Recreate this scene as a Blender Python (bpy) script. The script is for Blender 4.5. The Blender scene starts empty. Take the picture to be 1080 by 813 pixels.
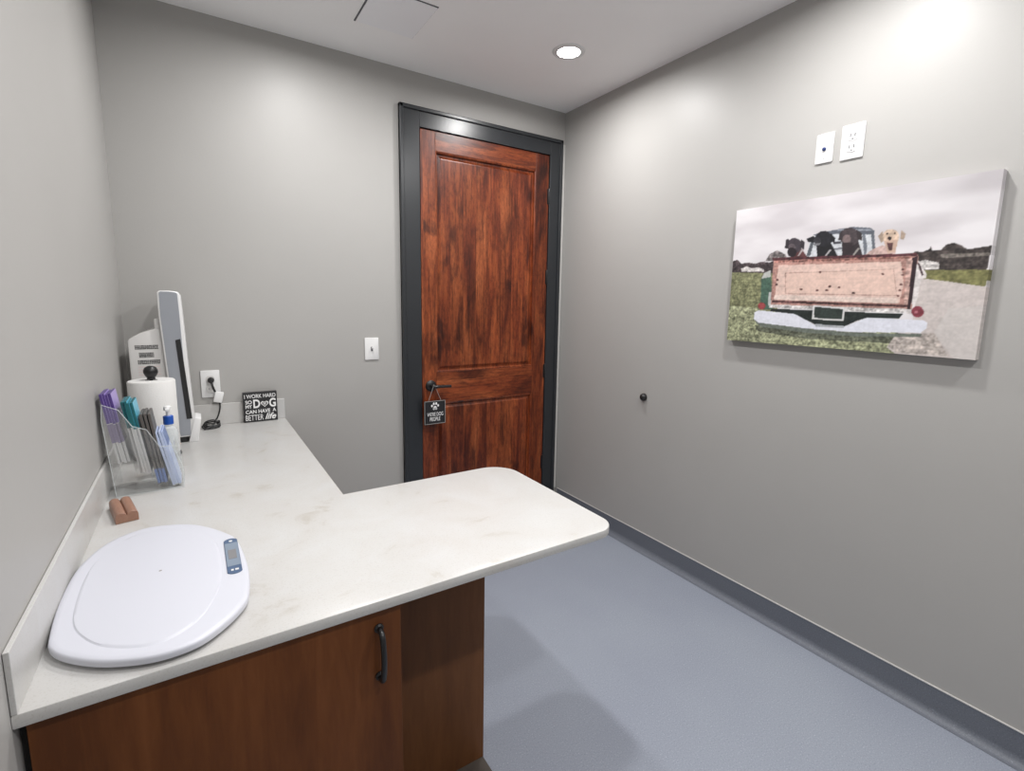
import bpy, bmesh, math, random
import numpy as np
from mathutils import Vector, Matrix
random.seed(7)
S = bpy.context.scene
C = S.collection
W, H = 2.4634, 2.7406          # room width and height; left wall x=0, door wall y=0
YN = -3.75                     # wall behind the photographer
ZC = 0.854                     # worktop height

# ------------------------------------------------------------------ materials
def lin(c):
    return tuple(((v/255)/12.92 if v/255 <= .04045 else ((v/255+.055)/1.055)**2.4) for v in c)
class NT:
    def __init__(s, name):
        s.m = bpy.data.materials.new(name); s.m.use_nodes = True
        s.t = s.m.node_tree; s.b = s.t.nodes['Principled BSDF']
    def n(s, kind, **kw):
        o = s.t.nodes.new(kind)
        for k, v in kw.items():
            if k in o.inputs: o.inputs[k].default_value = v
            else: setattr(o, k, v)
        return o
    def l(s, a, ao, b, bi): s.t.links.new(a.outputs[ao], b.inputs[bi])
def plain(name, col, rough=.5, metal=0, spec=.5, bump=0, bscale=200, coat=0):
    t = NT(name); b = t.b
    b.inputs['Base Color'].default_value = (*col, 1); b.inputs['Roughness'].default_value = rough
    b.inputs['Metallic'].default_value = metal; b.inputs['Specular IOR Level'].default_value = spec
    b.inputs['Coat Weight'].default_value = coat
    tc = t.n('ShaderNodeTexCoord'); no = t.n('ShaderNodeTexNoise', Scale=bscale, Detail=4)
    t.l(tc, 'Object', no, 'Vector')
    if bump:
        bp = t.n('ShaderNodeBump', Strength=bump, Distance=.002); t.l(no, 'Fac', bp, 'Height'); t.l(bp, 'Normal', b, 'Normal')
    # a faint roughness variation
    mr = t.n('ShaderNodeMapRange'); mr.inputs['To Min'].default_value = max(0, rough-.03); mr.inputs['To Max'].default_value = min(1, rough+.03)
    t.l(no, 'Fac', mr, 'Value'); t.l(mr, 'Result', b, 'Roughness')
    return t.m
def ramp(t, stops):
    r = t.n('ShaderNodeValToRGB'); e = r.color_ramp.elements
    while len(e) < len(stops): e.new(.5)
    for q, (p, c) in zip(e, stops): q.position = p; q.color = (*c, 1)
    return r
def wood(name, stops, stretch, scale, rough, knots=0, coat=0.0, bump=.15, spec=.5):
    t = NT(name); b = t.b
    tc = t.n('ShaderNodeTexCoord'); mp = t.n('ShaderNodeMapping'); mp.inputs['Scale'].default_value = stretch
    t.l(tc, 'Object', mp, 'Vector')
    big = t.n('ShaderNodeTexNoise', Scale=scale*.35, Detail=3, Distortion=.6); t.l(mp, 'Vector', big, 'Vector')
    fine = t.n('ShaderNodeTexNoise', Scale=scale*2.2, Detail=8, Roughness=.65, Distortion=.4); t.l(mp, 'Vector', fine, 'Vector')
    mx = t.n('ShaderNodeMix'); mx.data_type = 'FLOAT'; mx.inputs['Factor'].default_value = .45
    t.l(big, 'Fac', mx, 'A'); t.l(fine, 'Fac', mx, 'B')
    r = ramp(t, stops); t.l(mx, 'Result', r, 'Fac'); out = r
    if knots:
        mp2 = t.n('ShaderNodeMapping'); mp2.inputs['Scale'].default_value = (1, 1, .42); t.l(tc, 'Object', mp2, 'Vector')
        wn = t.n('ShaderNodeTexNoise', Scale=5, Detail=2); t.l(mp2, 'Vector', wn, 'Vector')
        wm = t.n('ShaderNodeMixRGB' if False else 'ShaderNodeVectorMath'); wm.operation = 'MULTIPLY_ADD'
        wm.inputs[1].default_value = (.12, .12, .12); t.l(wn, 'Color', wm, 0); t.l(mp2, 'Vector', wm, 2)
        v = t.n('ShaderNodeTexVoronoi', Scale=knots); t.l(wm, 'Vector', v, 'Vector')
        kr = ramp(t, [(0.0, (.12, .12, .12)), (.13, (.35, .35, .35)), (.32, (1, 1, 1))]); t.l(v, 'Distance', kr, 'Fac')
        patch = t.n('ShaderNodeTexNoise', Scale=3.2, Detail=3); t.l(mp2, 'Vector', patch, 'Vector')
        pr = ramp(t, [(.35, (.45, .42, .42)), (.6, (1, 1, 1))]); t.l(patch, 'Fac', pr, 'Fac')
        m1 = t.n('ShaderNodeMixRGB'); m1.blend_type = 'MULTIPLY'; m1.inputs['Fac'].default_value = .75
        t.l(out, 'Color', m1, 'Color1'); t.l(kr, 'Color', m1, 'Color2')
        m2 = t.n('ShaderNodeMixRGB'); m2.blend_type = 'MULTIPLY'; m2.inputs['Fac'].default_value = .8
        t.l(m1, 'Color', m2, 'Color1'); t.l(pr, 'Color', m2, 'Color2'); out = m2
    t.l(out, 'Color', b, 'Base Color')
    b.inputs['Roughness'].default_value = rough; b.inputs['Coat Weight'].default_value = coat
    b.inputs['Coat Roughness'].default_value = .15; b.inputs['Specular IOR Level'].default_value = spec
    bp = t.n('ShaderNodeBump', Strength=bump, Distance=.001); t.l(fine, 'Fac', bp, 'Height'); t.l(bp, 'Normal', b, 'Normal')
    return t.m
def alder(name, along):
    '''stained knotty alder made of glued boards; along = 2 for upright grain, 0 for level grain'''
    t = NT(name); b = t.b; tc = t.n('ShaderNodeTexCoord'); sp = t.n('ShaderNodeSeparateXYZ'); t.l(tc, 'Object', sp, 'Vector')
    across = 'X' if along == 2 else 'Z'
    wob = t.n('ShaderNodeMath', operation='MULTIPLY'); wob.inputs[1].default_value = 11.3; t.l(sp, across, wob, 0)
    fl = t.n('ShaderNodeMath', operation='FLOOR'); t.l(wob, 0, fl, 0)
    wn = t.n('ShaderNodeTexWhiteNoise', noise_dimensions='1D'); t.l(fl, 0, wn, 'W')
    va = t.n('ShaderNodeVectorMath', operation='MULTIPLY_ADD'); va.inputs[1].default_value = (7, 7, 7); t.l(wn, 'Color', va, 0); t.l(tc, 'Object', va, 2)
    def noise(sc, scale, det, rough=.6, dist=.5):
        mp = t.n('ShaderNodeMapping'); s = [sc, sc, sc]; s[along] = 1; mp.inputs['Scale'].default_value = s; t.l(va, 'Vector', mp, 'Vector')
        n = t.n('ShaderNodeTexNoise', Scale=scale, Detail=det, Roughness=rough, Distortion=dist); t.l(mp, 'Vector', n, 'Vector'); return n
    big = noise(6, 1.6, 3); streak = noise(22, 3.2, 7, .7); mott = noise(3, 26, 4, .75, .2); patch = noise(2.2, 2.4, 4, .6, .8)
    def mul(a, ao, c, lo, hi, fac=1.0, p0=.35, p1=.65):
        r = ramp(t, [(p0, lo), (p1, hi)]); t.l(c, 'Fac', r, 'Fac')
        m = t.n('ShaderNodeMixRGB'); m.blend_type = 'MULTIPLY'; m.inputs['Fac'].default_value = fac; t.l(a, ao, m, 'Color1'); t.l(r, 'Color', m, 'Color2'); return m
    r0 = ramp(t, [(.34, (.095, .016, .0055)), (.47, (.195, .039, .0115)), (.58, (.270, .064, .019)), (.72, (.36, .10, .034))]); t.l(big, 'Fac', r0, 'Fac')
    m = mul(r0, 'Color', streak, (.42, .36, .34), (1.06, 1.06, 1.06), .9, .36, .56)
    m = mul(m, 'Color', mott, (.55, .50, .48), (1.08, 1.08, 1.08), .8, .38, .56)
    m = mul(m, 'Color', patch, (.20, .14, .13), (1, 1, 1), .85, .33, .47)
    mp = t.n('ShaderNodeMapping'); s = [1, 1, 1]; s[along] = .5; mp.inputs['Scale'].default_value = s; t.l(va, 'Vector', mp, 'Vector')
    v = t.n('ShaderNodeTexVoronoi', Scale=4.2); t.l(mp, 'Vector', v, 'Vector')
    kr = ramp(t, [(0.0, (.10, .06, .05)), (.07, (.30, .24, .22)), (.16, (1, 1, 1))]); t.l(v, 'Distance', kr, 'Fac')
    m2 = t.n('ShaderNodeMixRGB'); m2.blend_type = 'MULTIPLY'; m2.inputs['Fac'].default_value = .85; t.l(m, 'Color', m2, 'Color1'); t.l(kr, 'Color', m2, 'Color2')
    br = t.n('ShaderNodeMapRange'); br.inputs['To Min'].default_value = .80; br.inputs['To Max'].default_value = 1.12; t.l(wn, 'Value', br, 'Value')
    m3 = t.n('ShaderNodeVectorMath', operation='SCALE'); t.l(m2, 'Color', m3, 0); t.l(br, 'Result', m3, 'Scale')
    t.l(m3, 'Vector', b, 'Base Color'); b.inputs['Roughness'].default_value = .34; b.inputs['Specular IOR Level'].default_value = .42
    bp = t.n('ShaderNodeBump', Strength=.25, Distance=.0008); t.l(streak, 'Fac', bp, 'Height'); t.l(bp, 'Normal', b, 'Normal')
    return t.m
def paint(name, col, rough, spec=.5):
    t = NT(name); b = t.b
    b.inputs['Base Color'].default_value = (*col, 1); b.inputs['Roughness'].default_value = rough
    b.inputs['Specular IOR Level'].default_value = spec
    tc = t.n('ShaderNodeTexCoord')
    no = t.n('ShaderNodeTexNoise', Scale=90, Detail=3); t.l(tc, 'Object', no, 'Vector')
    n2 = t.n('ShaderNodeTexNoise', Scale=3, Detail=2); t.l(tc, 'Object', n2, 'Vector')
    bp = t.n('ShaderNodeBump', Strength=.08, Distance=.002); t.l(no, 'Fac', bp, 'Height'); t.l(bp, 'Normal', b, 'Normal')
    mx = t.n('ShaderNodeMixRGB'); mx.inputs['Color1'].default_value = (*[v*.97 for v in col], 1); mx.inputs['Color2'].default_value = (*[v*1.03 for v in col], 1)
    t.l(n2, 'Fac', mx, 'Fac'); t.l(mx, 'Color', b, 'Base Color')
    return t.m
def quartz():
    t = NT('white_quartz'); b = t.b; tc = t.n('ShaderNodeTexCoord')
    a = t.n('ShaderNodeTexNoise', Scale=5, Detail=6, Roughness=.6, Distortion=1.2); t.l(tc, 'Object', a, 'Vector')
    ra = ramp(t, [(.30, (.42, .395, .36)), (.40, (.51, .50, .485)), (.7, (.535, .535, .53))]); t.l(a, 'Fac', ra, 'Fac')
    f = t.n('ShaderNodeTexNoise', Scale=260, Detail=2); t.l(tc, 'Object', f, 'Vector')
    rf = ramp(t, [(.32, (.86, .85, .83)), (.45, (1, 1, 1))]); t.l(f, 'Fac', rf, 'Fac')
    m = t.n('ShaderNodeMixRGB'); m.blend_type = 'MULTIPLY'; m.inputs['Fac'].default_value = .6
    t.l(ra, 'Color', m, 'Color1'); t.l(rf, 'Color', m, 'Color2'); t.l(m, 'Color', b, 'Base Color')
    b.inputs['Roughness'].default_value = .32; b.inputs['Specular IOR Level'].default_value = .4
    return t.m
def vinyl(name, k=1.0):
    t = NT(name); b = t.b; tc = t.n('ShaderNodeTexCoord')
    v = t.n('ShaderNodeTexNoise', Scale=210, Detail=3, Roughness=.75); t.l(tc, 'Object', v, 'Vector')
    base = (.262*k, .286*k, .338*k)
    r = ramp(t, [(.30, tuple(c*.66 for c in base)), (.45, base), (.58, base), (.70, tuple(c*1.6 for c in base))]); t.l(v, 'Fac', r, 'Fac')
    w = t.n('ShaderNodeTexNoise', Scale=1.6, Detail=3); t.l(tc, 'Object', w, 'Vector')
    rw = ramp(t, [(.3, (.93, .93, .95)), (.7, (1.04, 1.04, 1.03))]); t.l(w, 'Fac', rw, 'Fac')
    m = t.n('ShaderNodeMixRGB'); m.blend_type = 'MULTIPLY'; m.inputs['Fac'].default_value = 1
    t.l(r, 'Color', m, 'Color1'); t.l(rw, 'Color', m, 'Color2'); t.l(m, 'Color', b, 'Base Color')
    b.inputs['Roughness'].default_value = .5; b.inputs['Specular IOR Level'].default_value = .35
    return t.m
def clear(name, tint=(.96, .98, .98), body=.06):
    t = NT(name); nt = t.t
    out = [n for n in nt.nodes if n.type == 'OUTPUT_MATERIAL'][0]; nt.nodes.remove(t.b)
    tr = t.n('ShaderNodeBsdfTransparent'); tr.inputs['Color'].default_value = (*tint, 1)
    gl = t.n('ShaderNodeBsdfGlossy'); gl.inputs['Roughness'].default_value = .06
    df = t.n('ShaderNodeBsdfDiffuse'); df.inputs['Color'].default_value = (.85, .87, .88, 1)
    lw = t.n('ShaderNodeLayerWeight'); lw.inputs['Blend'].default_value = .5
    pw = t.n('ShaderNodeMath', operation='POWER'); pw.inputs[1].default_value = 4; nt.links.new(lw.outputs['Facing'], pw.inputs[0])
    fr = t.n('ShaderNodeMath', operation='MULTIPLY_ADD'); fr.inputs[1].default_value = .35; fr.inputs[2].default_value = .03; nt.links.new(pw.outputs[0], fr.inputs[0])
    no = t.n('ShaderNodeTexNoise', Scale=30); mr = t.n('ShaderNodeMapRange'); mr.inputs['To Min'].default_value = body*.7; mr.inputs['To Max'].default_value = body*1.3
    t.l(no, 'Fac', mr, 'Value')
    m0 = t.n('ShaderNodeMixShader'); nt.links.new(mr.outputs[0], m0.inputs[0]); nt.links.new(tr.outputs[0], m0.inputs[1]); nt.links.new(df.outputs[0], m0.inputs[2])
    m1 = t.n('ShaderNodeMixShader'); nt.links.new(fr.outputs[0], m1.inputs[0]); nt.links.new(m0.outputs[0], m1.inputs[1]); nt.links.new(gl.outputs[0], m1.inputs[2])
    nt.links.new(m1.outputs[0], out.inputs['Surface'])
    return t.m
def emit(name, col, s):
    t = NT(name); t.b.inputs['Emission Color'].default_value = (*col, 1); t.b.inputs['Emission Strength'].default_value = s
    t.b.inputs['Base Color'].default_value = (.9, .9, .9, 1)
    return t.m

M = dict(
    wall=paint('greige_wall_paint', (.387, .379, .366), .43, .34),
    ceil=paint('ceiling_paint', (.93, .925, .925), .8, .2),
    casing=paint('charcoal_casing_paint', (.022, .0245, .028), .30),
    quartz=quartz(), vinyl=vinyl('blue_grey_vinyl'), cove=vinyl('shaded_cove_vinyl', .52),  # cove is the floor vinyl, its upright shade darkened into the colour
    cap=plain('aluminium_cap', (.62, .61, .59), .35, .3),
    cab=wood('brown_cabinet_laminate', [(.36, (.090, .028, .007)), (.52, (.135, .044, .011)), (.66, (.175, .060, .017))], (6, 6, .7), 4, .5, bump=.03, spec=.25),
    panelw=wood('dark_cabinet_laminate', [(.36, (.105, .042, .016)), (.52, (.14, .057, .021)), (.66, (.17, .070, .027))], (6, 6, .7), 4, .5, bump=.03, spec=.25),
    door=alder('cherry_stained_alder', 2), rail=alder('cherry_stained_alder_level', 0),
    black=plain('black_metal', (.010, .010, .011), .35), blackp=plain('black_plastic', (.012, .012, .013), .45),
    dark=plain('gap_shade', (.012, .011, .010), .8),
    white=plain('white_plastic', (.72, .72, .72), .35), offw=plain('off_white_plastic', (.62, .61, .60), .4),
    scale=plain('white_scale_plastic', (.575, .585, .645), .4), silver=plain('silver_plastic', (.36, .38, .42), .32, .35),
    bluelcd=plain('slate_blue_panel', (.065, .11, .20), .3), lcd=plain('grey_lcd', (.20, .20, .21), .3), bluegrey=plain('blue_grey_overlay', (.20, .25, .32), .3),
    woodb=wood('pinkish_beech', [(.35, (.24, .125, .085)), (.6, (.33, .18, .125)), (.75, (.42, .25, .18))], (6, 1, 6), 9, .4, bump=.05),
    acryl=clear('clear_acrylic', (.992, .995, .995), .035), acryledge=clear('acrylic_edge', (.9, .95, .95), .45), gel=clear('clear_gel_bottle', (.93, .96, .97), .35),
    purple=plain('purple_card', (.075, .040, .20), .35), lav=plain('lavender_card', (.36, .27, .60), .35), teal=plain('teal_card', (.006, .11, .125), .35), sky=plain('sky_blue_card', (.09, .42, .58), .35),
    greyc=plain('grey_brown_card', (.095, .085, .080), .4), blueb=plain('blue_card', (.10, .16, .36), .35), paper=plain('white_paper', (.50, .50, .50), .6), violetp=plain('muted_violet_print', (.20, .17, .26), .5),
    pale=plain('pale_blue_card', (.45, .52, .70), .4), cobalt=plain('cobalt_label', (.01, .08, .40), .35),
    towel=plain('paper_towel', (.66, .655, .645), .9, bump=.5, bscale=240), pink=plain('pink_print', (.70, .50, .50), .6), greyprint=plain('grey_print', (.12, .12, .12), .6),
    signb=plain('black_sign_face', (.012, .012, .014), .45), signw=plain('white_lettering', (.78, .78, .78), .5), signg=plain('grey_lettering', (.45, .45, .45), .5),
    twine=plain('grey_twine', (.30, .29, .28), .7), bluejack=plain('blue_connector', (.01, .03, .14), .4),
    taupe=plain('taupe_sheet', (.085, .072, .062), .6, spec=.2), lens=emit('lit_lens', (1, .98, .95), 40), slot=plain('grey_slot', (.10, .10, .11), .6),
    toggle=plain('grey_white_toggle', (.50, .50, .50), .4), accp=paint('access_panel_paint', (.90, .905, .93), .5, .4),
)

# ------------------------------------------------------------------ mesh helpers
def bx(bm, x0, x1, y0, y1, z0, z1, bev=0, seg=2, mi=0):
    b = bmesh.new(); bmesh.ops.create_cube(b, size=1)
    for v in b.verts: v.co = Vector(((x0+x1)/2+v.co.x*(x1-x0), (y0+y1)/2+v.co.y*(y1-y0), (z0+z1)/2+v.co.z*(z1-z0)))
    if bev: bmesh.ops.bevel(b, geom=b.edges[:], offset=bev, segments=seg, affect='EDGES', profile=.5)
    merge(bm, b, mi); return bm
def merge(bm, b, mi=0, mat=None):
    if mat is not None: b.transform(mat)
    for f in b.faces: f.material_index = mi
    me = bpy.data.meshes.new('tmp'); b.to_mesh(me); b.free()
    n0 = len(bm.faces); bm.from_mesh(me); bpy.data.meshes.remove(me)
    bm.faces.ensure_lookup_table()
def prism(bm, pts, axis, a0, a1, bev=0, seg=2, mi=0):
    """closed polygon extruded along an axis; pts are the two other coordinates in x,y,z order"""
    b = bmesh.new()
    def P(p, a):
        q = list(p); q.insert(axis, a); return q
    lo = [b.verts.new(P(p, a0)) for p in pts]; hi = [b.verts.new(P(p, a1)) for p in pts]
    n = len(pts); b.faces.new(lo[::-1]); b.faces.new(hi)
    for i in range(n): b.faces.new((lo[i], lo[(i+1) % n], hi[(i+1) % n], hi[i]))
    bmesh.ops.recalc_face_normals(b, faces=b.faces[:])
    if bev:
        es = [e for e in b.edges if abs(e.verts[0].co[axis]-e.verts[1].co[axis]) < 1e-9]
        bmesh.ops.bevel(b, geom=es, offset=bev, segments=seg, affect='EDGES', profile=.5)
    merge(bm, b, mi); return bm
def lathe(bm, prof, c, axis='Z', n=40, mi=0):
    b = bmesh.new(); rings = []
    for r, h in prof:
        if r < 1e-6: rings.append([b.verts.new((0, 0, h))])
        else: rings.append([b.verts.new((r*math.cos(2*math.pi*i/n), r*math.sin(2*math.pi*i/n), h)) for i in range(n)])
    for A, B in zip(rings, rings[1:]):
        for i in range(n):
            j = (i+1) % n
            f = [A[i % len(A)], A[j % len(A)], B[j % len(B)], B[i % len(B)]]
            g = []
            for v in f:
                if v not in g: g.append(v)
            if len(g) > 2: b.faces.new(g)
    bmesh.ops.recalc_face_normals(b, faces=b.faces[:])
    R = {'Z': Matrix(), 'X': Matrix.Rotation(math.pi/2, 4, 'Y'), '-X': Matrix.Rotation(-math.pi/2, 4, 'Y'), '-Y': Matrix.Rotation(math.pi/2, 4, 'X'), '-Z': Matrix.Rotation(math.pi, 4, 'X')}[axis]
    merge(bm, b, mi, Matrix.Translation(c) @ R); return bm
def tube(bm, pts, r, n=10, mi=0, closed=False):
    pts = [Vector(p) for p in pts]; b = bmesh.new(); rings = []
    up = Vector((0, 0, 1)); prev = None
    for i, p in enumerate(pts):
        if closed: t = pts[(i+1) % len(pts)]-pts[i-1]
        else: t = pts[min(i+1, len(pts)-1)]-pts[max(i-1, 0)]
        t.normalize()
        a = t.cross(up if prev is None else prev)
        if a.length < 1e-4: a = t.cross(Vector((1, 0, 0)))
        a.normalize(); u2 = a.cross(t).normalized(); prev = u2
        rr = r[i] if isinstance(r, (list, tuple)) else r
        rings.append([b.verts.new(p+rr*(a*math.cos(2*math.pi*k/n)+u2*math.sin(2*math.pi*k/n))) for k in range(n)])
    m = len(rings)
    for i in range(m if closed else m-1):
        A, B = rings[i], rings[(i+1) % m]
        for k in range(n): b.faces.new((A[k], A[(k+1) % n], B[(k+1) % n], B[k]))
    if not closed: b.faces.new(rings[0][::-1]); b.faces.new(rings[-1])
    bmesh.ops.recalc_face_normals(b, faces=b.faces[:]); merge(bm, b, mi); return bm
def smooth_path(pts, k=8, closed=False):
    P = [Vector(p) for p in pts]; n = len(P); out = []
    rng = range(n) if closed else range(n-1)
    for i in rng:
        g = (lambda j: P[j % n]) if closed else (lambda j: P[max(0, min(n-1, j))])
        p0, p1, p2, p3 = g(i-1), g(i), g(i+1), g(i+2)
        for s in range(k):
            t = s/k
            out.append(.5*((2*p1)+(p2-p0)*t+(2*p0-5*p1+4*p2-p3)*t*t+(3*p1-p0-3*p2+p3)*t**3))
    if not closed: out.append(P[-1])
    return out
def obj(name, bm, mat, parent=None, smooth=False):
    """one mesh object; top-level things get their origin at the base centre of the mesh"""
    me = bpy.data.meshes.new(name); bm.normal_update()
    vs = [v.co.copy() for v in bm.verts]
    if parent is None:
        lo = [min(v[i] for v in vs) for i in range(3)]; hi = [max(v[i] for v in vs) for i in range(3)]
        org = Vector(((lo[0]+hi[0])/2, (lo[1]+hi[1])/2, lo[2]))
    else: org = wpos(parent)
    bm.transform(Matrix.Translation(-org)); bm.to_mesh(me); bm.free()
    for m in (mat if isinstance(mat, (list, tuple)) else [mat]): me.materials.append(M[m] if isinstance(m, str) else m)
    if smooth:
        me.polygons.foreach_set('use_smooth', [True]*len(me.polygons))
        me.set_sharp_from_angle(angle=math.radians(38))
    o = bpy.data.objects.new(name, me); C.objects.link(o)
    if parent is None: o.location = org
    else: o.parent = parent
    return o
def wpos(o):
    p = Vector(o.location)
    while o.parent: o = o.parent; p += Vector(o.location)
    return p
def tag(o, label=None, cat=None, group=None, kind=None):
    if label: o['label'] = label
    if cat: o['category'] = cat
    if group: o['group'] = group
    if kind: o['kind'] = kind
    return o
def thing(name, loc, label, cat, group=None):
    o = bpy.data.objects.new(name, None); C.objects.link(o); o.location = loc; o.empty_display_size = .05
    return tag(o, label, cat, group)
def struct(name, bm, mat, smooth=False): return tag(obj(name, bm, mat, smooth=smooth), kind='structure')
def NB(): return bmesh.new()
def copy_tree(o, parent=None):
    c = o.copy(); C.objects.link(c)
    if parent: c.parent = parent
    for ch in list(o.children): copy_tree(ch, c)
    return c
def text_bm(s, x0, x1, z0, z1, y, depth=.0006, shear=0, bold=0):
    """lettering facing -y, fitted to the rectangle x0..x1, z0..z1 in front of the plane y"""
    cu = bpy.data.curves.new('t', 'FONT'); cu.body = s; cu.extrude = .01; cu.shear = shear; cu.offset = bold
    to = bpy.data.objects.new('t', cu); C.objects.link(to)
    dg = bpy.context.evaluated_depsgraph_get(); me = bpy.data.meshes.new_from_object(to.evaluated_get(dg))
    bpy.data.objects.remove(to); bpy.data.curves.remove(cu)
    b = bmesh.new(); b.from_mesh(me); bpy.data.meshes.remove(me)
    xs = [v.co.x for v in b.verts]; ys = [v.co.y for v in b.verts]
    a0, a1, b0, b1 = min(xs), max(xs), min(ys), max(ys)
    for v in b.verts:
        v.co = Vector((x0+(v.co.x-a0)/(a1-a0)*(x1-x0), y-depth/2-v.co.z/.01*depth/2, z0+(v.co.y-b0)/(b1-b0)*(z1-z0)))
    return b
def add_text(bm, *a, **k):
    mi = k.pop('mi', 0); merge(bm, text_bm(*a, **k), mi)
def rrect(x0, x1, y0, y1, r, n=6):
    out = []
    for cx, cy, a in ((x1-r, y1-r, 0), (x0+r, y1-r, 90), (x0+r, y0+r, 180), (x1-r, y0+r, 270)):
        for i in range(n+1):
            t = math.radians(a+90*i/n); out.append((cx+r*math.cos(t), cy+r*math.sin(t)))
    return out

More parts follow.
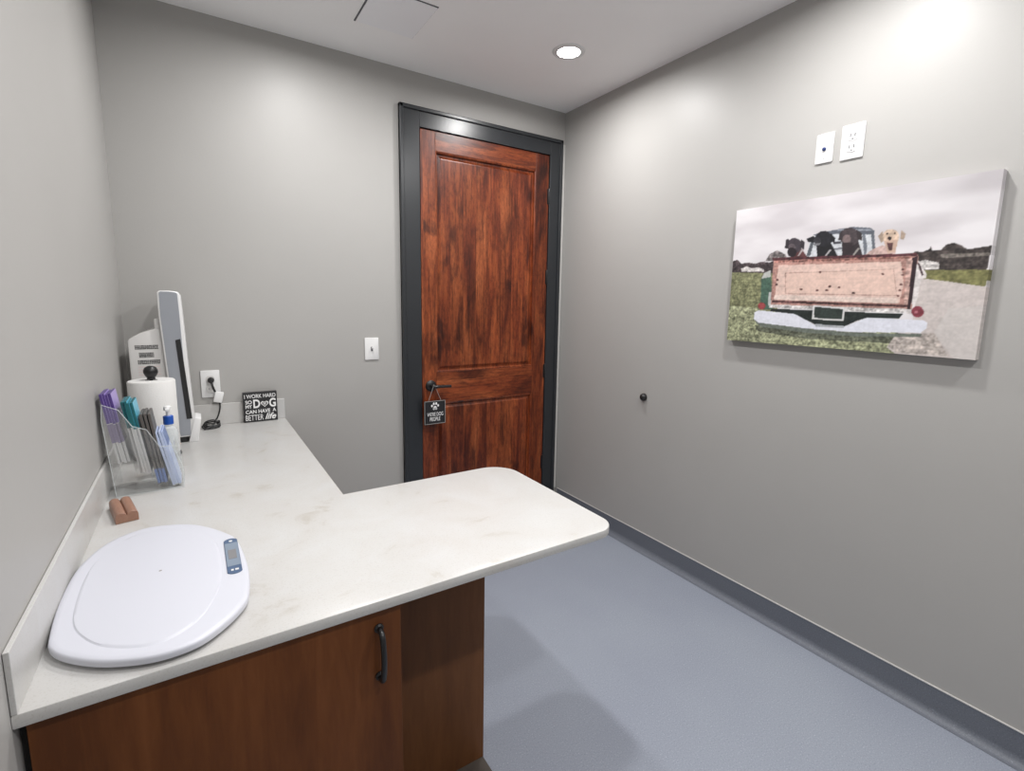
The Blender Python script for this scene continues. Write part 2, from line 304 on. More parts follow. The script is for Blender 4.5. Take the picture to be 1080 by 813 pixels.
# printed picture: flat colour patches traced in image pixels, converted to canvas coordinates (0..1 across, 0..1 up)
ART = [
 ((70, 60, 62), [(-0.026, 0.585), (-0.005, 0.614), (0.026, 0.625), (0.049, 0.594), (0.09, 0.597), (0.126, 0.587), (0.155, 0.599), (0.199, 0.589), (0.226, 0.607), (0.233, 0.497), (-0.022, 0.519)], 0.25),
 ((215, 208, 205), [(0.051, 0.557), (0.081, 0.571), (0.108, 0.554), (0.142, 0.559), (0.172, 0.542), (0.174, 0.526), (0.052, 0.532)], 0.1),
 ((120, 112, 112), [(0.17, 0.584), (0.194, 0.65), (0.23, 0.673), (0.269, 0.642), (0.289, 0.6), (0.169, 0.599)], 0.2),
 ((66, 58, 56), [(0.763, 0.592), (0.779, 0.605), (0.798, 0.599), (0.821, 0.612), (0.822, 0.634), (0.83, 0.605), (0.856, 0.604), (0.87, 0.632), (0.892, 0.64), (0.915, 0.622), (0.932, 0.599), (0.998, 0.612), (0.993, 0.474), (0.77, 0.492)], 0.22),
 ((200, 195, 192), [(0.79, 0.546), (0.813, 0.554), (0.856, 0.534), (0.858, 0.497), (0.787, 0.502)], 0.15),
 ((120, 112, 105), [(0.858, 0.582), (0.996, 0.577), (0.995, 0.557), (0.859, 0.561)], 0.2),
 ((128, 130, 92), [(-0.039, 0.534), (0.241, 0.511), (0.265, 0.122), (0.794, 0.164), (0.801, -0.034), (-0.034, -0.056)], 0.16),
 ((152, 156, 120), [(-0.025, 0.273), (0.16, 0.257), (0.169, 0.114), (0.796, 0.125), (0.801, -0.034), (-0.034, -0.056)], 0.22),
 ((98, 102, 84), [(0.148, 0.127), (0.765, 0.115), (0.753, 0.062), (0.403, 0.054), (0.171, 0.086)], 0.2),
 ((122, 120, 70), [(0.788, 0.496), (1.005, 0.487), (0.995, 0.393), (0.892, 0.421), (0.791, 0.453)], 0.12),
 ((205, 194, 190), [(0.791, 0.453), (0.892, 0.428), (1.025, 0.388), (1.044, -0.019), (0.769, -0.016), (0.723, 0.036), (0.749, 0.12), (0.798, 0.192)], 0.03),
 ((192, 180, 172), [(0.752, 0.12), (0.87, 0.137), (0.922, 0.012), (0.758, 0.006), (0.725, 0.047)], 0.12),
 ((209, 201, 197), [(0.903, 0.28), (1.032, 0.298), (1.044, -0.019), (0.937, -0.001), (0.87, 0.142)], 0.02),
 ((206, 210, 216), [(0.38, 0.733), (0.406, 0.76), (0.491, 0.778), (0.608, 0.758), (0.623, 0.727), (0.643, 0.599), (0.367, 0.614)], 0.04),
 ((92, 98, 110), [(0.39, 0.76), (0.476, 0.776), (0.55, 0.783), (0.614, 0.766), (0.629, 0.747), (0.631, 0.723), (0.478, 0.75), (0.408, 0.738)], 0.05),
 ((150, 156, 168), [(0.491, 0.778), (0.615, 0.758), (0.622, 0.747), (0.491, 0.768)], 0.04),
 ((86, 92, 100), [(0.388, 0.745), (0.4, 0.742), (0.385, 0.619), (0.368, 0.62)], 0.05),
 ((96, 102, 112), [(0.618, 0.733), (0.63, 0.732), (0.644, 0.599), (0.634, 0.599)], 0.05),
 ((110, 116, 126), [(0.587, 0.73), (0.598, 0.728), (0.61, 0.654), (0.611, 0.602), (0.602, 0.602)], 0.05),
 ((70, 70, 78), [(0.477, 0.7), (0.508, 0.7), (0.509, 0.685), (0.478, 0.685)], 0.05),
 ((120, 122, 130), [(0.468, 0.659), (0.514, 0.66), (0.515, 0.647), (0.469, 0.647)], 0.05),
 ((92, 48, 50), [(0.302, 0.678), (0.346, 0.667), (0.376, 0.605), (0.298, 0.607)], 0.08),
 ((66, 58, 66), [(0.345, 0.693), (0.342, 0.668), (0.332, 0.652), (0.318, 0.645), (0.3, 0.65), (0.286, 0.665), (0.276, 0.688), (0.275, 0.713), (0.282, 0.735), (0.295, 0.748), (0.311, 0.748), (0.326, 0.737), (0.34, 0.717)], 0.08),
 ((52, 46, 52), [(0.267, 0.742), (0.281, 0.747), (0.285, 0.68), (0.266, 0.683)], 0.05),
 ((52, 46, 52), [(0.337, 0.738), (0.356, 0.71), (0.355, 0.66), (0.336, 0.687)], 0.05),
 ((96, 84, 90), [(0.318, 0.683), (0.316, 0.672), (0.311, 0.662), (0.303, 0.659), (0.295, 0.662), (0.287, 0.67), (0.283, 0.682), (0.282, 0.693), (0.285, 0.705), (0.291, 0.71), (0.3, 0.712), (0.308, 0.705), (0.314, 0.695)], 0.08),
 ((40, 32, 38), [(0.324, 0.65), (0.322, 0.635), (0.316, 0.624), (0.307, 0.619), (0.296, 0.622), (0.286, 0.632), (0.281, 0.647), (0.279, 0.664), (0.284, 0.677), (0.291, 0.683), (0.302, 0.685), (0.312, 0.678), (0.32, 0.665)], 0.03),
 ((170, 160, 160), [(0.346, 0.673), (0.355, 0.665), (0.336, 0.624), (0.328, 0.624)], 0.03),
 ((30, 30, 34), [(0.407, 0.692), (0.466, 0.697), (0.503, 0.6), (0.417, 0.602)], 0.08),
 ((36, 36, 42), [(0.472, 0.72), (0.469, 0.695), (0.46, 0.678), (0.444, 0.672), (0.427, 0.677), (0.412, 0.693), (0.402, 0.717), (0.401, 0.743), (0.407, 0.763), (0.42, 0.776), (0.438, 0.776), (0.454, 0.765), (0.466, 0.745)], 0.08),
 ((28, 28, 33), [(0.362, 0.735), (0.391, 0.75), (0.408, 0.728), (0.394, 0.705), (0.368, 0.715)], 0.05),
 ((28, 28, 33), [(0.462, 0.758), (0.484, 0.723), (0.481, 0.693), (0.461, 0.708)], 0.05),
 ((52, 52, 58), [(0.426, 0.713), (0.425, 0.703), (0.419, 0.697), (0.413, 0.693), (0.405, 0.697), (0.398, 0.703), (0.394, 0.713), (0.393, 0.723), (0.396, 0.732), (0.402, 0.738), (0.409, 0.738), (0.417, 0.733), (0.422, 0.725)], 0.08),
 ((120, 120, 125), [(0.394, 0.698), (0.426, 0.702), (0.419, 0.683), (0.4, 0.683)], 0.03),
 ((175, 170, 172), [(0.465, 0.654), (0.473, 0.647), (0.452, 0.605), (0.444, 0.605)], 0.03),
 ((52, 44, 48), [(0.512, 0.69), (0.574, 0.693), (0.598, 0.597), (0.519, 0.599)], 0.08),
 ((72, 62, 66), [(0.578, 0.717), (0.575, 0.69), (0.564, 0.67), (0.548, 0.662), (0.529, 0.667), (0.513, 0.687), (0.502, 0.713), (0.5, 0.742), (0.508, 0.766), (0.522, 0.78), (0.54, 0.781), (0.558, 0.768), (0.571, 0.745)], 0.08),
 ((57, 49, 52), [(0.497, 0.747), (0.507, 0.768), (0.515, 0.702), (0.496, 0.71)], 0.05),
 ((57, 49, 52), [(0.561, 0.766), (0.585, 0.738), (0.588, 0.692), (0.57, 0.707)], 0.05),
 ((128, 108, 108), [(0.546, 0.707), (0.545, 0.693), (0.54, 0.682), (0.534, 0.678), (0.525, 0.682), (0.519, 0.69), (0.513, 0.703), (0.512, 0.718), (0.515, 0.73), (0.522, 0.738), (0.529, 0.738), (0.537, 0.732), (0.543, 0.72)], 0.08),
 ((50, 40, 44), [(0.512, 0.69), (0.552, 0.685), (0.555, 0.614), (0.521, 0.617)], 0.03),
 ((150, 145, 140), [(0.576, 0.652), (0.584, 0.645), (0.566, 0.605), (0.558, 0.607)], 0.03),
 ((196, 164, 156), [(0.605, 0.602), (0.63, 0.634), (0.663, 0.654), (0.71, 0.63), (0.713, 0.585)], 0.08),
 ((206, 178, 154), [(0.719, 0.695), (0.717, 0.673), (0.71, 0.659), (0.698, 0.652), (0.683, 0.657), (0.67, 0.672), (0.663, 0.693), (0.66, 0.717), (0.666, 0.735), (0.677, 0.747), (0.691, 0.747), (0.704, 0.737), (0.715, 0.718)], 0.08),
 ((164, 142, 123), [(0.645, 0.712), (0.659, 0.738), (0.667, 0.68), (0.658, 0.67)], 0.05),
 ((164, 142, 123), [(0.722, 0.735), (0.739, 0.71), (0.735, 0.677), (0.722, 0.685)], 0.05),
 ((190, 160, 138), [(0.701, 0.682), (0.701, 0.672), (0.697, 0.664), (0.691, 0.66), (0.686, 0.664), (0.679, 0.67), (0.676, 0.68), (0.675, 0.69), (0.677, 0.7), (0.682, 0.705), (0.688, 0.705), (0.694, 0.702), (0.699, 0.692)], 0.08),
 ((196, 162, 142), [(0.667, 0.68), (0.716, 0.68), (0.712, 0.609), (0.686, 0.605)], 0.03),
 ((84, 52, 54), [(0.678, 0.668), (0.701, 0.665), (0.701, 0.62), (0.688, 0.622)], 0.1),
 ((45, 36, 38), [(0.693, 0.692), (0.693, 0.687), (0.691, 0.683), (0.688, 0.682), (0.684, 0.683), (0.681, 0.687), (0.679, 0.69), (0.679, 0.695), (0.68, 0.7), (0.682, 0.702), (0.687, 0.702), (0.69, 0.7), (0.692, 0.697)], 0.03),
 ((60, 45, 40), [(0.679, 0.722), (0.679, 0.718), (0.678, 0.717), (0.677, 0.715), (0.675, 0.717), (0.674, 0.718), (0.672, 0.722), (0.672, 0.723), (0.672, 0.727), (0.674, 0.728), (0.676, 0.728), (0.678, 0.727), (0.679, 0.725)], 0.03),
 ((60, 45, 40), [(0.705, 0.72), (0.705, 0.717), (0.704, 0.715), (0.703, 0.715), (0.701, 0.715), (0.7, 0.717), (0.699, 0.72), (0.699, 0.723), (0.699, 0.725), (0.7, 0.727), (0.702, 0.727), (0.703, 0.725), (0.704, 0.723)], 0.03),
 ((72, 104, 88), [(0.163, 0.474), (0.207, 0.527), (0.234, 0.252), (0.171, 0.25)], 0.08),
 ((196, 198, 194), [(0.163, 0.474), (0.175, 0.516), (0.206, 0.534), (0.21, 0.486)], 0.05),
 ((190, 190, 188), [(0.207, 0.376), (0.219, 0.376), (0.223, 0.278), (0.209, 0.278)], 0.05),
 ((222, 214, 212), [(0.783, 0.567), (0.8, 0.534), (0.822, 0.473), (0.824, 0.451), (0.807, 0.446), (0.805, 0.348), (0.795, 0.237), (0.772, 0.247)], 0.06),
 ((60, 40, 44), [(0.787, 0.546), (0.798, 0.529), (0.813, 0.468), (0.808, 0.463)], 0.1),
 ((176, 128, 116), [(0.216, 0.614), (0.784, 0.592), (0.791, 0.572), (0.787, 0.502), (0.789, 0.27), (0.222, 0.286)], 0.1),
 ((222, 188, 174), [(0.242, 0.566), (0.735, 0.551), (0.753, 0.416), (0.746, 0.303), (0.239, 0.32)], 0.04),
 ((186, 150, 138), [(0.277, 0.512), (0.715, 0.509), (0.736, 0.348), (0.287, 0.361)], 0.1),
 ((226, 190, 174), [(0.283, 0.506), (0.712, 0.504), (0.733, 0.353), (0.291, 0.368)], 0.03),
 ((228, 204, 192), [(0.237, 0.355), (0.74, 0.336), (0.742, 0.305), (0.234, 0.323)], 0.05),
 ((84, 40, 46), [(0.211, 0.622), (0.784, 0.595), (0.785, 0.579), (0.212, 0.602)], 0.2),
 ((150, 96, 84), [(0.222, 0.6), (0.764, 0.577), (0.764, 0.567), (0.223, 0.587)], 0.3),
 ((200, 160, 148), [(0.752, 0.566), (0.771, 0.569), (0.779, 0.275), (0.763, 0.28)], 0.15),
 ((52, 34, 40), [(0.771, 0.569), (0.788, 0.579), (0.786, 0.27), (0.776, 0.27)], 0.12),
 ((96, 58, 56), [(0.487, 0.411), (0.487, 0.408), (0.485, 0.404), (0.483, 0.404), (0.479, 0.404), (0.477, 0.406), (0.475, 0.409), (0.475, 0.413), (0.476, 0.414), (0.478, 0.418), (0.481, 0.418), (0.485, 0.416), (0.487, 0.413)], 0.2),
 ((96, 58, 56), [(0.438, 0.386), (0.437, 0.383), (0.434, 0.381), (0.432, 0.38), (0.429, 0.38), (0.427, 0.381), (0.425, 0.384), (0.425, 0.388), (0.426, 0.391), (0.428, 0.393), (0.431, 0.393), (0.434, 0.391), (0.437, 0.389)], 0.2),
 ((96, 58, 56), [(0.367, 0.394), (0.366, 0.391), (0.364, 0.388), (0.361, 0.386), (0.358, 0.388), (0.355, 0.389), (0.353, 0.393), (0.353, 0.396), (0.354, 0.399), (0.357, 0.401), (0.36, 0.401), (0.364, 0.399), (0.366, 0.398)], 0.2),
 ((96, 58, 56), [(0.526, 0.403), (0.525, 0.399), (0.524, 0.398), (0.521, 0.396), (0.519, 0.398), (0.515, 0.399), (0.514, 0.401), (0.514, 0.404), (0.515, 0.408), (0.517, 0.409), (0.521, 0.409), (0.523, 0.409), (0.525, 0.406)], 0.2),
 ((96, 58, 56), [(0.477, 0.386), (0.477, 0.383), (0.475, 0.38), (0.473, 0.38), (0.469, 0.38), (0.466, 0.381), (0.465, 0.384), (0.465, 0.388), (0.466, 0.391), (0.468, 0.393), (0.472, 0.393), (0.474, 0.391), (0.476, 0.389)], 0.2),
 ((96, 58, 56), [(0.749, 0.416), (0.749, 0.413), (0.748, 0.411), (0.746, 0.409), (0.742, 0.409), (0.74, 0.411), (0.739, 0.414), (0.739, 0.418), (0.74, 0.419), (0.742, 0.421), (0.745, 0.421), (0.747, 0.421), (0.749, 0.418)], 0.2),
 ((96, 58, 56), [(0.749, 0.381), (0.748, 0.38), (0.747, 0.376), (0.745, 0.376), (0.742, 0.376), (0.74, 0.378), (0.739, 0.381), (0.738, 0.383), (0.739, 0.386), (0.741, 0.388), (0.743, 0.388), (0.746, 0.386), (0.748, 0.384)], 0.2),
 ((96, 58, 56), [(0.749, 0.504), (0.749, 0.502), (0.748, 0.499), (0.746, 0.499), (0.742, 0.499), (0.74, 0.501), (0.739, 0.504), (0.739, 0.507), (0.74, 0.509), (0.742, 0.511), (0.745, 0.511), (0.747, 0.509), (0.748, 0.507)], 0.2),
 ((96, 58, 56), [(0.751, 0.471), (0.751, 0.468), (0.75, 0.466), (0.748, 0.466), (0.746, 0.466), (0.743, 0.468), (0.741, 0.471), (0.741, 0.473), (0.742, 0.476), (0.745, 0.477), (0.747, 0.477), (0.749, 0.476), (0.751, 0.474)], 0.2),
 ((96, 58, 56), [(0.251, 0.463), (0.251, 0.459), (0.249, 0.458), (0.246, 0.456), (0.241, 0.458), (0.239, 0.459), (0.237, 0.463), (0.237, 0.466), (0.238, 0.469), (0.241, 0.471), (0.245, 0.471), (0.248, 0.469), (0.25, 0.468)], 0.2),
 ((96, 58, 56), [(0.249, 0.429), (0.248, 0.426), (0.246, 0.423), (0.242, 0.423), (0.239, 0.423), (0.236, 0.424), (0.235, 0.428), (0.234, 0.431), (0.236, 0.434), (0.238, 0.438), (0.241, 0.438), (0.246, 0.436), (0.248, 0.433)], 0.2),
 ((96, 58, 56), [(0.584, 0.366), (0.584, 0.363), (0.582, 0.361), (0.58, 0.36), (0.576, 0.36), (0.574, 0.361), (0.573, 0.365), (0.572, 0.368), (0.573, 0.371), (0.575, 0.373), (0.579, 0.373), (0.581, 0.371), (0.583, 0.37)], 0.2),
 ((96, 58, 56), [(0.745, 0.348), (0.745, 0.345), (0.742, 0.343), (0.74, 0.341), (0.738, 0.341), (0.736, 0.345), (0.735, 0.346), (0.735, 0.35), (0.736, 0.351), (0.737, 0.355), (0.74, 0.355), (0.742, 0.353), (0.743, 0.351)], 0.2),
 ((96, 58, 56), [(0.683, 0.481), (0.683, 0.477), (0.681, 0.476), (0.679, 0.474), (0.677, 0.474), (0.675, 0.476), (0.672, 0.479), (0.672, 0.482), (0.674, 0.486), (0.676, 0.487), (0.678, 0.487), (0.68, 0.486), (0.682, 0.484)], 0.2),
 ((96, 58, 56), [(0.441, 0.506), (0.441, 0.502), (0.439, 0.501), (0.437, 0.499), (0.433, 0.501), (0.43, 0.502), (0.429, 0.506), (0.429, 0.509), (0.43, 0.511), (0.432, 0.512), (0.436, 0.514), (0.439, 0.512), (0.441, 0.509)], 0.2),
 ((80, 50, 50), [(0.229, 0.316), (0.778, 0.295), (0.776, 0.282), (0.226, 0.3)], 0.3),
 ((205, 200, 198), [(0.217, 0.285), (0.77, 0.272), (0.769, 0.247), (0.214, 0.262)], 0.15),
 ((38, 46, 44), [(0.229, 0.255), (0.763, 0.242), (0.752, 0.212), (0.639, 0.212), (0.605, 0.192), (0.556, 0.15), (0.447, 0.149), (0.385, 0.19), (0.341, 0.222), (0.221, 0.237)], 0.12),
 ((222, 220, 220), [(0.419, 0.286), (0.551, 0.275), (0.553, 0.185), (0.421, 0.19)], 0.03),
 ((52, 62, 58), [(0.428, 0.275), (0.545, 0.263), (0.546, 0.197), (0.429, 0.2)], 0.08),
 ((110, 118, 108), [(0.14, 0.19), (0.167, 0.15), (0.398, 0.125), (0.596, 0.112), (0.833, 0.13), (0.828, 0.11), (0.597, 0.091), (0.4, 0.095), (0.179, 0.122), (0.153, 0.149)], 0.08),
 ((226, 228, 240), [(0.141, 0.177), (0.143, 0.227), (0.162, 0.242), (0.341, 0.222), (0.377, 0.197), (0.43, 0.154), (0.556, 0.15), (0.605, 0.185), (0.639, 0.212), (0.83, 0.21), (0.846, 0.195), (0.845, 0.162), (0.829, 0.135), (0.595, 0.117), (0.398, 0.125), (0.167, 0.15)], 0.02),
 ((170, 174, 180), [(0.438, 0.159), (0.556, 0.154), (0.557, 0.142), (0.439, 0.142)], 0.05),
 ((150, 42, 46), [(0.197, 0.275), (0.195, 0.263), (0.189, 0.253), (0.181, 0.248), (0.171, 0.25), (0.164, 0.257), (0.158, 0.268), (0.157, 0.28), (0.162, 0.29), (0.168, 0.298), (0.178, 0.3), (0.187, 0.295), (0.193, 0.286)], 0.08),
 ((140, 40, 60), [(0.83, 0.258), (0.829, 0.242), (0.823, 0.23), (0.814, 0.223), (0.805, 0.225), (0.797, 0.235), (0.791, 0.248), (0.79, 0.265), (0.794, 0.278), (0.8, 0.288), (0.81, 0.29), (0.819, 0.285), (0.825, 0.273)], 0.08),
 ((205, 110, 125), [(0.811, 0.255), (0.811, 0.25), (0.809, 0.247), (0.807, 0.245), (0.803, 0.247), (0.801, 0.248), (0.799, 0.252), (0.799, 0.255), (0.8, 0.26), (0.802, 0.262), (0.806, 0.262), (0.808, 0.262), (0.81, 0.258)], 0.08),
]

# ------------------------------------------------------------------ the room
struct('floor', bx(NB(), -.15, W+.15, YN-.15, .25, -.1, 0), 'vinyl')
struct('ceiling', bx(NB(), -.15, W+.15, YN-.15, .25, H, H+.1), 'ceil')
struct('wall_left', bx(NB(), -.12, 0, YN-.12, .12, 0, H), 'wall')
struct('wall_right', bx(NB(), W, W+.12, YN-.12, .12, 0, H), 'wall')
struct('wall_near', bx(NB(), 0, W, YN-.12, YN, 0, H), 'wall')
DL, DR, DT = 1.414, 2.328, 2.445      # door slab
bm = NB(); bx(bm, 0, DL-.03, 0, .12, 0, H); bx(bm, DL-.03, DR+.03, 0, .12, DT+.03, H); bx(bm, DR+.03, W, 0, .12, 0, H)
struct('wall_back', bm, 'wall')
struct('wall_hall', bx(NB(), DL-.03, DR+.03, .10, .12, 0, DT+.03), 'wall')

# casing with raised back band and jamb
cl, cr, ct = 1.291, 2.4305, 2.555
bm = NB()
g = .004
bx(bm, cl, DL-g, -.020, .0, 0, ct, .003); bx(bm, DR+g, cr, -.020, .0, 0, ct, .003); bx(bm, DL-g-.001, DR+g+.001, -.020, .0, DT+g, ct, .003)
bx(bm, cl, cl+.022, -.031, .0, 0, ct, .004); bx(bm, cr-.022, cr, -.031, .0, 0, ct, .004); bx(bm, cl, cr, -.031, .0, ct-.022, ct, .004)
bx(bm, DL-.03, DL-g, 0, .10, 0, DT+.03); bx(bm, DR+g, DR+.03, 0, .10, 0, DT+.03); bx(bm, DL-.03, DR+.03, 0, .10, DT+g, DT+.03)
struct('trim_1', bm, 'casing')
bm = NB(); bx(bm, cr, W-.0005, -.010, 0, .11, ct-.02, .002)
struct('trim_2', bm, paint('caulk_strip', (.52, .51, .49), .5))

# door slab: stiles, rails, raised panels
bm = NB(); fy = -.012; by = .032
pl, pr = 1.508, 2.224
bx(bm, DL, pl, fy, by, .012, DT, .002); bx(bm, pr, DR, fy, by, .012, DT, .002)
def raised(bm, z0, z1):
    b = bmesh.new(); rings = []
    for d, y in ((0, fy+.003), (.004, fy+.001), (.009, fy+.003), (.013, fy+.016), (.022, fy+.0165), (.036, fy+.007), (.039, fy+.0065)):
        rings.append([b.verts.new(p) for p in ((pl+d, y, z0+d), (pr-d, y, z0+d), (pr-d, y, z1-d), (pl+d, y, z1-d))])
    for A, B in zip(rings, rings[1:]):
        for i in range(4): b.faces.new((A[i], A[(i+1) % 4], B[(i+1) % 4], B[i]))
    b.faces.new(rings[-1]); bmesh.ops.recalc_face_normals(b, faces=b.faces[:])
    if sum(f.normal.y for f in b.faces) > 0: bmesh.ops.reverse_faces(b, faces=b.faces[:])
    merge(bm, b)
    bx(bm, pl, pr, fy+.02, by-.004, z0, z1)
door = struct('door_1', bm, 'door')
for z0, z1 in ((.012, .22), (.848, 1.040), (2.338, DT)): bm = NB(); bx(bm, pl, pr, fy+.0004, by, z0, z1, .0015); obj('rail', bm, 'rail', door)
bm = NB(); raised(bm, 1.040, 2.338); o = obj('raised_panel', bm, 'door', door)
bm = NB(); raised(bm, .22, .848); o = obj('raised_panel', bm, 'door', door)
# lever handle
hx, hz = 1.468, .960
bm = NB(); lathe(bm, [(0, 0), (.034, 0), (.034, .006), (.028, .011), (.013, .014), (.011, .045), (0, .046)], (hx, fy, hz), '-Y')
hd = obj('door_handle', bm, 'black', door, True)
bm = NB(); tube(bm, smooth_path([(hx, fy-.048, hz), (hx+.03, fy-.052, hz), (hx+.07, fy-.050, hz-.002), (hx+.115, fy-.046, hz-.004)], 5), [.010]*6+[.0085]*10, 12)
obj('lever', bm, 'black', hd, True)
for z0, z1 in ((2.13, 2.235), (1.60, 1.70), (.95, 1.05), (.28, .385)):
    bm = NB(); lathe(bm, [(0, 0), (.006, .001), (.007, .004), (.007, z1-z0-.004), (.006, z1-z0-.001), (0, z1-z0)], (DR+.001, fy-.004, z0), 'Z', 14)
    bx(bm, DR-.012, DR+.001, fy-.0015, fy+.001, z0+.004, z1-.004)
    obj('hinge', bm, 'black', door, True)

# coved vinyl skirting on the right wall (flooring turned up) with a metal cap strip
def cove(t=.036, z=.112, n=10):
    r = t-.004; pts = [(0, 0), (t, .0006)]
    for i in range(n+1):
        a = math.pi/2*i/n; pts.append((t-r*math.sin(a), .0012+r*(1-math.cos(a))))
    pts += [(.004, z), (0, z)]
    return pts
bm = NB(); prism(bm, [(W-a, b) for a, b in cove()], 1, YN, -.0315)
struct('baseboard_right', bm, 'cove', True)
bm = NB(); bx(bm, W-.0055, W, YN, -.0315, .112, .117, .001); struct('trim_3', bm, 'cap')
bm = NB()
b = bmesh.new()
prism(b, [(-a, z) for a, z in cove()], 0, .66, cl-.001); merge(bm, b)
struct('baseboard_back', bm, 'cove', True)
bm = NB(); bx(bm, .66, cl-.001, -.0055, 0, .112, .117, .001); struct('trim_4', bm, 'cap')

# access panel in the ceiling
ap = thing('ceiling_access_panel', (1.112, -.485, H), 'flat square grey access panel set in the ceiling', 'ceiling panel')
bm = NB(); bx(bm, .977, 1.248, -.640, -.337, H-.005, H, .001); obj('panel', bm, 'accp', ap)
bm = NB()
for a in ((.970, .977, -.647, -.330), (1.248, 1.2505, -.647, -.330), (.970, 1.2505, -.337, -.331), (.970, 1.2505, -.647, -.640)): bx(bm, *a, H-.0015, H)  # dark strips on the ceiling stand in for the gap's shadow
tag(obj('shadow_gap', bm, 'slot', ap), 'dark strips painted as the shade in the gap round the panel')

# recessed downlights
def downlight(x, y, label):
    t = thing('recessed_light', (x, y, H), label, 'ceiling light', 'recessed lights in the ceiling')
    bm = NB(); lathe(bm, [(.055, -.001), (.058, -.006), (.080, -.004), (.084, 0), (.055, 0)], (x, y, H), 'Z', 48)
    obj('trim_ring', bm, 'white', t, True)
    bm = NB(); lathe(bm, [(0, -.004), (.050, -.004), (.0555, -.002), (.0555, 0)], (x, y, H), 'Z', 48)
    tag(obj('lens', bm, 'lens', t, True), 'lit round lens')
    L = bpy.data.lights.new('downlight_beam', 'AREA'); L.shape = 'DISK'; L.size = .11; L.energy = LP; L.spread = math.radians(SPREAD); L.color = (1, .988, .978)
    lo = bpy.data.objects.new('downlight_beam', L); C.objects.link(lo); lo.parent = t; lo.location = (0, 0, -.008)
    return t
LP, SPREAD = 13.6, 172
downlight(1.955, -.665, 'round recessed ceiling light shining beside the corner, above the door side')
downlight(1.955, -1.885, 'round recessed ceiling light near the right wall, above the canvas print')
downlight(.800, -.665, 'round recessed ceiling light over the far end of the worktop')
downlight(.800, -1.885, 'round recessed ceiling light over the near end of the worktop')

downlight(.800, -3.105, 'round recessed ceiling light behind the worktop, left of the room')
downlight(1.955, -3.105, 'round recessed ceiling light furthest from the door, by the right wall')

# ------------------------------------------------------------------ worktop and cabinet
def arc(cx, cy, r, a0, a1, n=10): return [(cx+r*math.cos(math.radians(a0+(a1-a0)*i/n)), cy+r*math.sin(math.radians(a0+(a1-a0)*i/n))) for i in range(n+1)]
XR, YF, YB = 1.2515, -1.864, -1.2325
pts = [(.0008, YF)] + arc(XR-.065, YF+.065, .065, -90, 0) + arc(XR-.10, YB-.10, .10, 0, 90) + [(.6417, YB), (.6417, -.0008), (.0008, -.0008)]
bm = NB(); prism(bm, pts, 2, .830, ZC, .0025, 2)
top = obj('worktop', bm, 'quartz', smooth=True); tag(top, 'L-shaped white quartz worktop with a rounded peninsula end', 'countertop')
bm = NB(); bx(bm, .0008, .0085, YF, -.016, ZC, .9574, .001); tag(obj('backsplash', bm, 'quartz'), 'long white quartz backsplash running along the left wall behind the pet scale', 'backsplash')
bm = NB(); bx(bm, .0086, .6417, -.016, -.0008, ZC, .9574, .0015); tag(obj('backsplash', bm, 'quartz'), 'short white quartz backsplash on the door wall behind the small dog sign', 'backsplash')

cab = thing('base_cabinet', (.31, -.93, 0), 'brown wood-grain base cabinet under the white worktop', 'cabinet')
bm = NB(); bx(bm, .012, .600, -1.828, -.03, .10, .829); bx(bm, .012, .545, -1.77, -.03, 0, .10); obj('carcass', bm, 'cab', cab)
bm = NB(); bx(bm, .0115, .611, -1.850, -1.829, .105, .822, .0012); cd = obj('door', bm, 'cab', cab)
bm = NB(); bx(bm, .001, .611, -1.835, -1.825, .822, .829); bx(bm, .001, .0112, -1.835, -.1, 0, .829); tag(obj('shadow_reveal', bm, 'dark', cab), 'black strips painted as shade in the gaps above and beside the door')  # near-black filler strips paint the shade inside the open gaps
hx0 = .562
bm = NB(); zt, zb = .783, .670
tube(bm, smooth_path([(hx0, -1.850, zt), (hx0, -1.862, zt), (hx0, -1.876, zt-.010), (hx0, -1.883, (zt+zb)/2), (hx0, -1.876, zb+.010), (hx0, -1.862, zb), (hx0, -1.850, zb)], 6), .0062, 12)
for z in (zt, zb): lathe(bm, [(0, 0), (.0105, 0), (.0100, .003), (.0065, .006), (0, .006)], (hx0, -1.850, z), '-Y', 20)
tag(obj('handle', bm, 'black', cd, True), 'black arched pull handle')

bm = NB(); bx(bm, .606, .978, -1.575, -1.553, .0, .829, .001)
tag(obj('support_panel', bm, 'panelw'), 'dark brown upright panel carrying the worktop peninsula', 'panel')
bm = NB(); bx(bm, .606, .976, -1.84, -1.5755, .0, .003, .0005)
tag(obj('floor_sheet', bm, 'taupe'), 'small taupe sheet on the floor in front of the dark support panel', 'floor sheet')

# ------------------------------------------------------------------ pet scale
OUT = [(0.0153, -1.6993), (0.0255, -1.7425), (0.0574, -1.7846), (0.1087, -1.8257), (0.1734, -1.8524), (0.2299, -1.8513), (0.2679, -1.8287), (0.309, -1.7805), (0.3306, -1.726), (0.3378, -1.6018), (0.3265, -1.46), (0.3008, -1.3922), (0.2566, -1.3255), (0.2094, -1.2844), (0.1395, -1.2628), (0.0882, -1.2813), (0.0491, -1.3255), (0.0235, -1.3933), (0.0111, -1.4682), (0.0081, -1.5874)]  # OUT and INN taken from image pixels, then scaled about the camera
INN = [(0.044, -1.6737), (0.0697, -1.7414), (0.1108, -1.7928), (0.1724, -1.8236), (0.2227, -1.8051), (0.2576, -1.7517), (0.2813, -1.6696), (0.2874, -1.5668), (0.2802, -1.4539), (0.2546, -1.382), (0.2083, -1.3255), (0.1467, -1.2998), (0.0954, -1.3204), (0.0563, -1.382), (0.0389, -1.4641), (0.0358, -1.5668)]
sc = thing('pet_scale', (.17, -1.57, ZC), 'white oval digital pet scale lying on the worktop', 'scale')
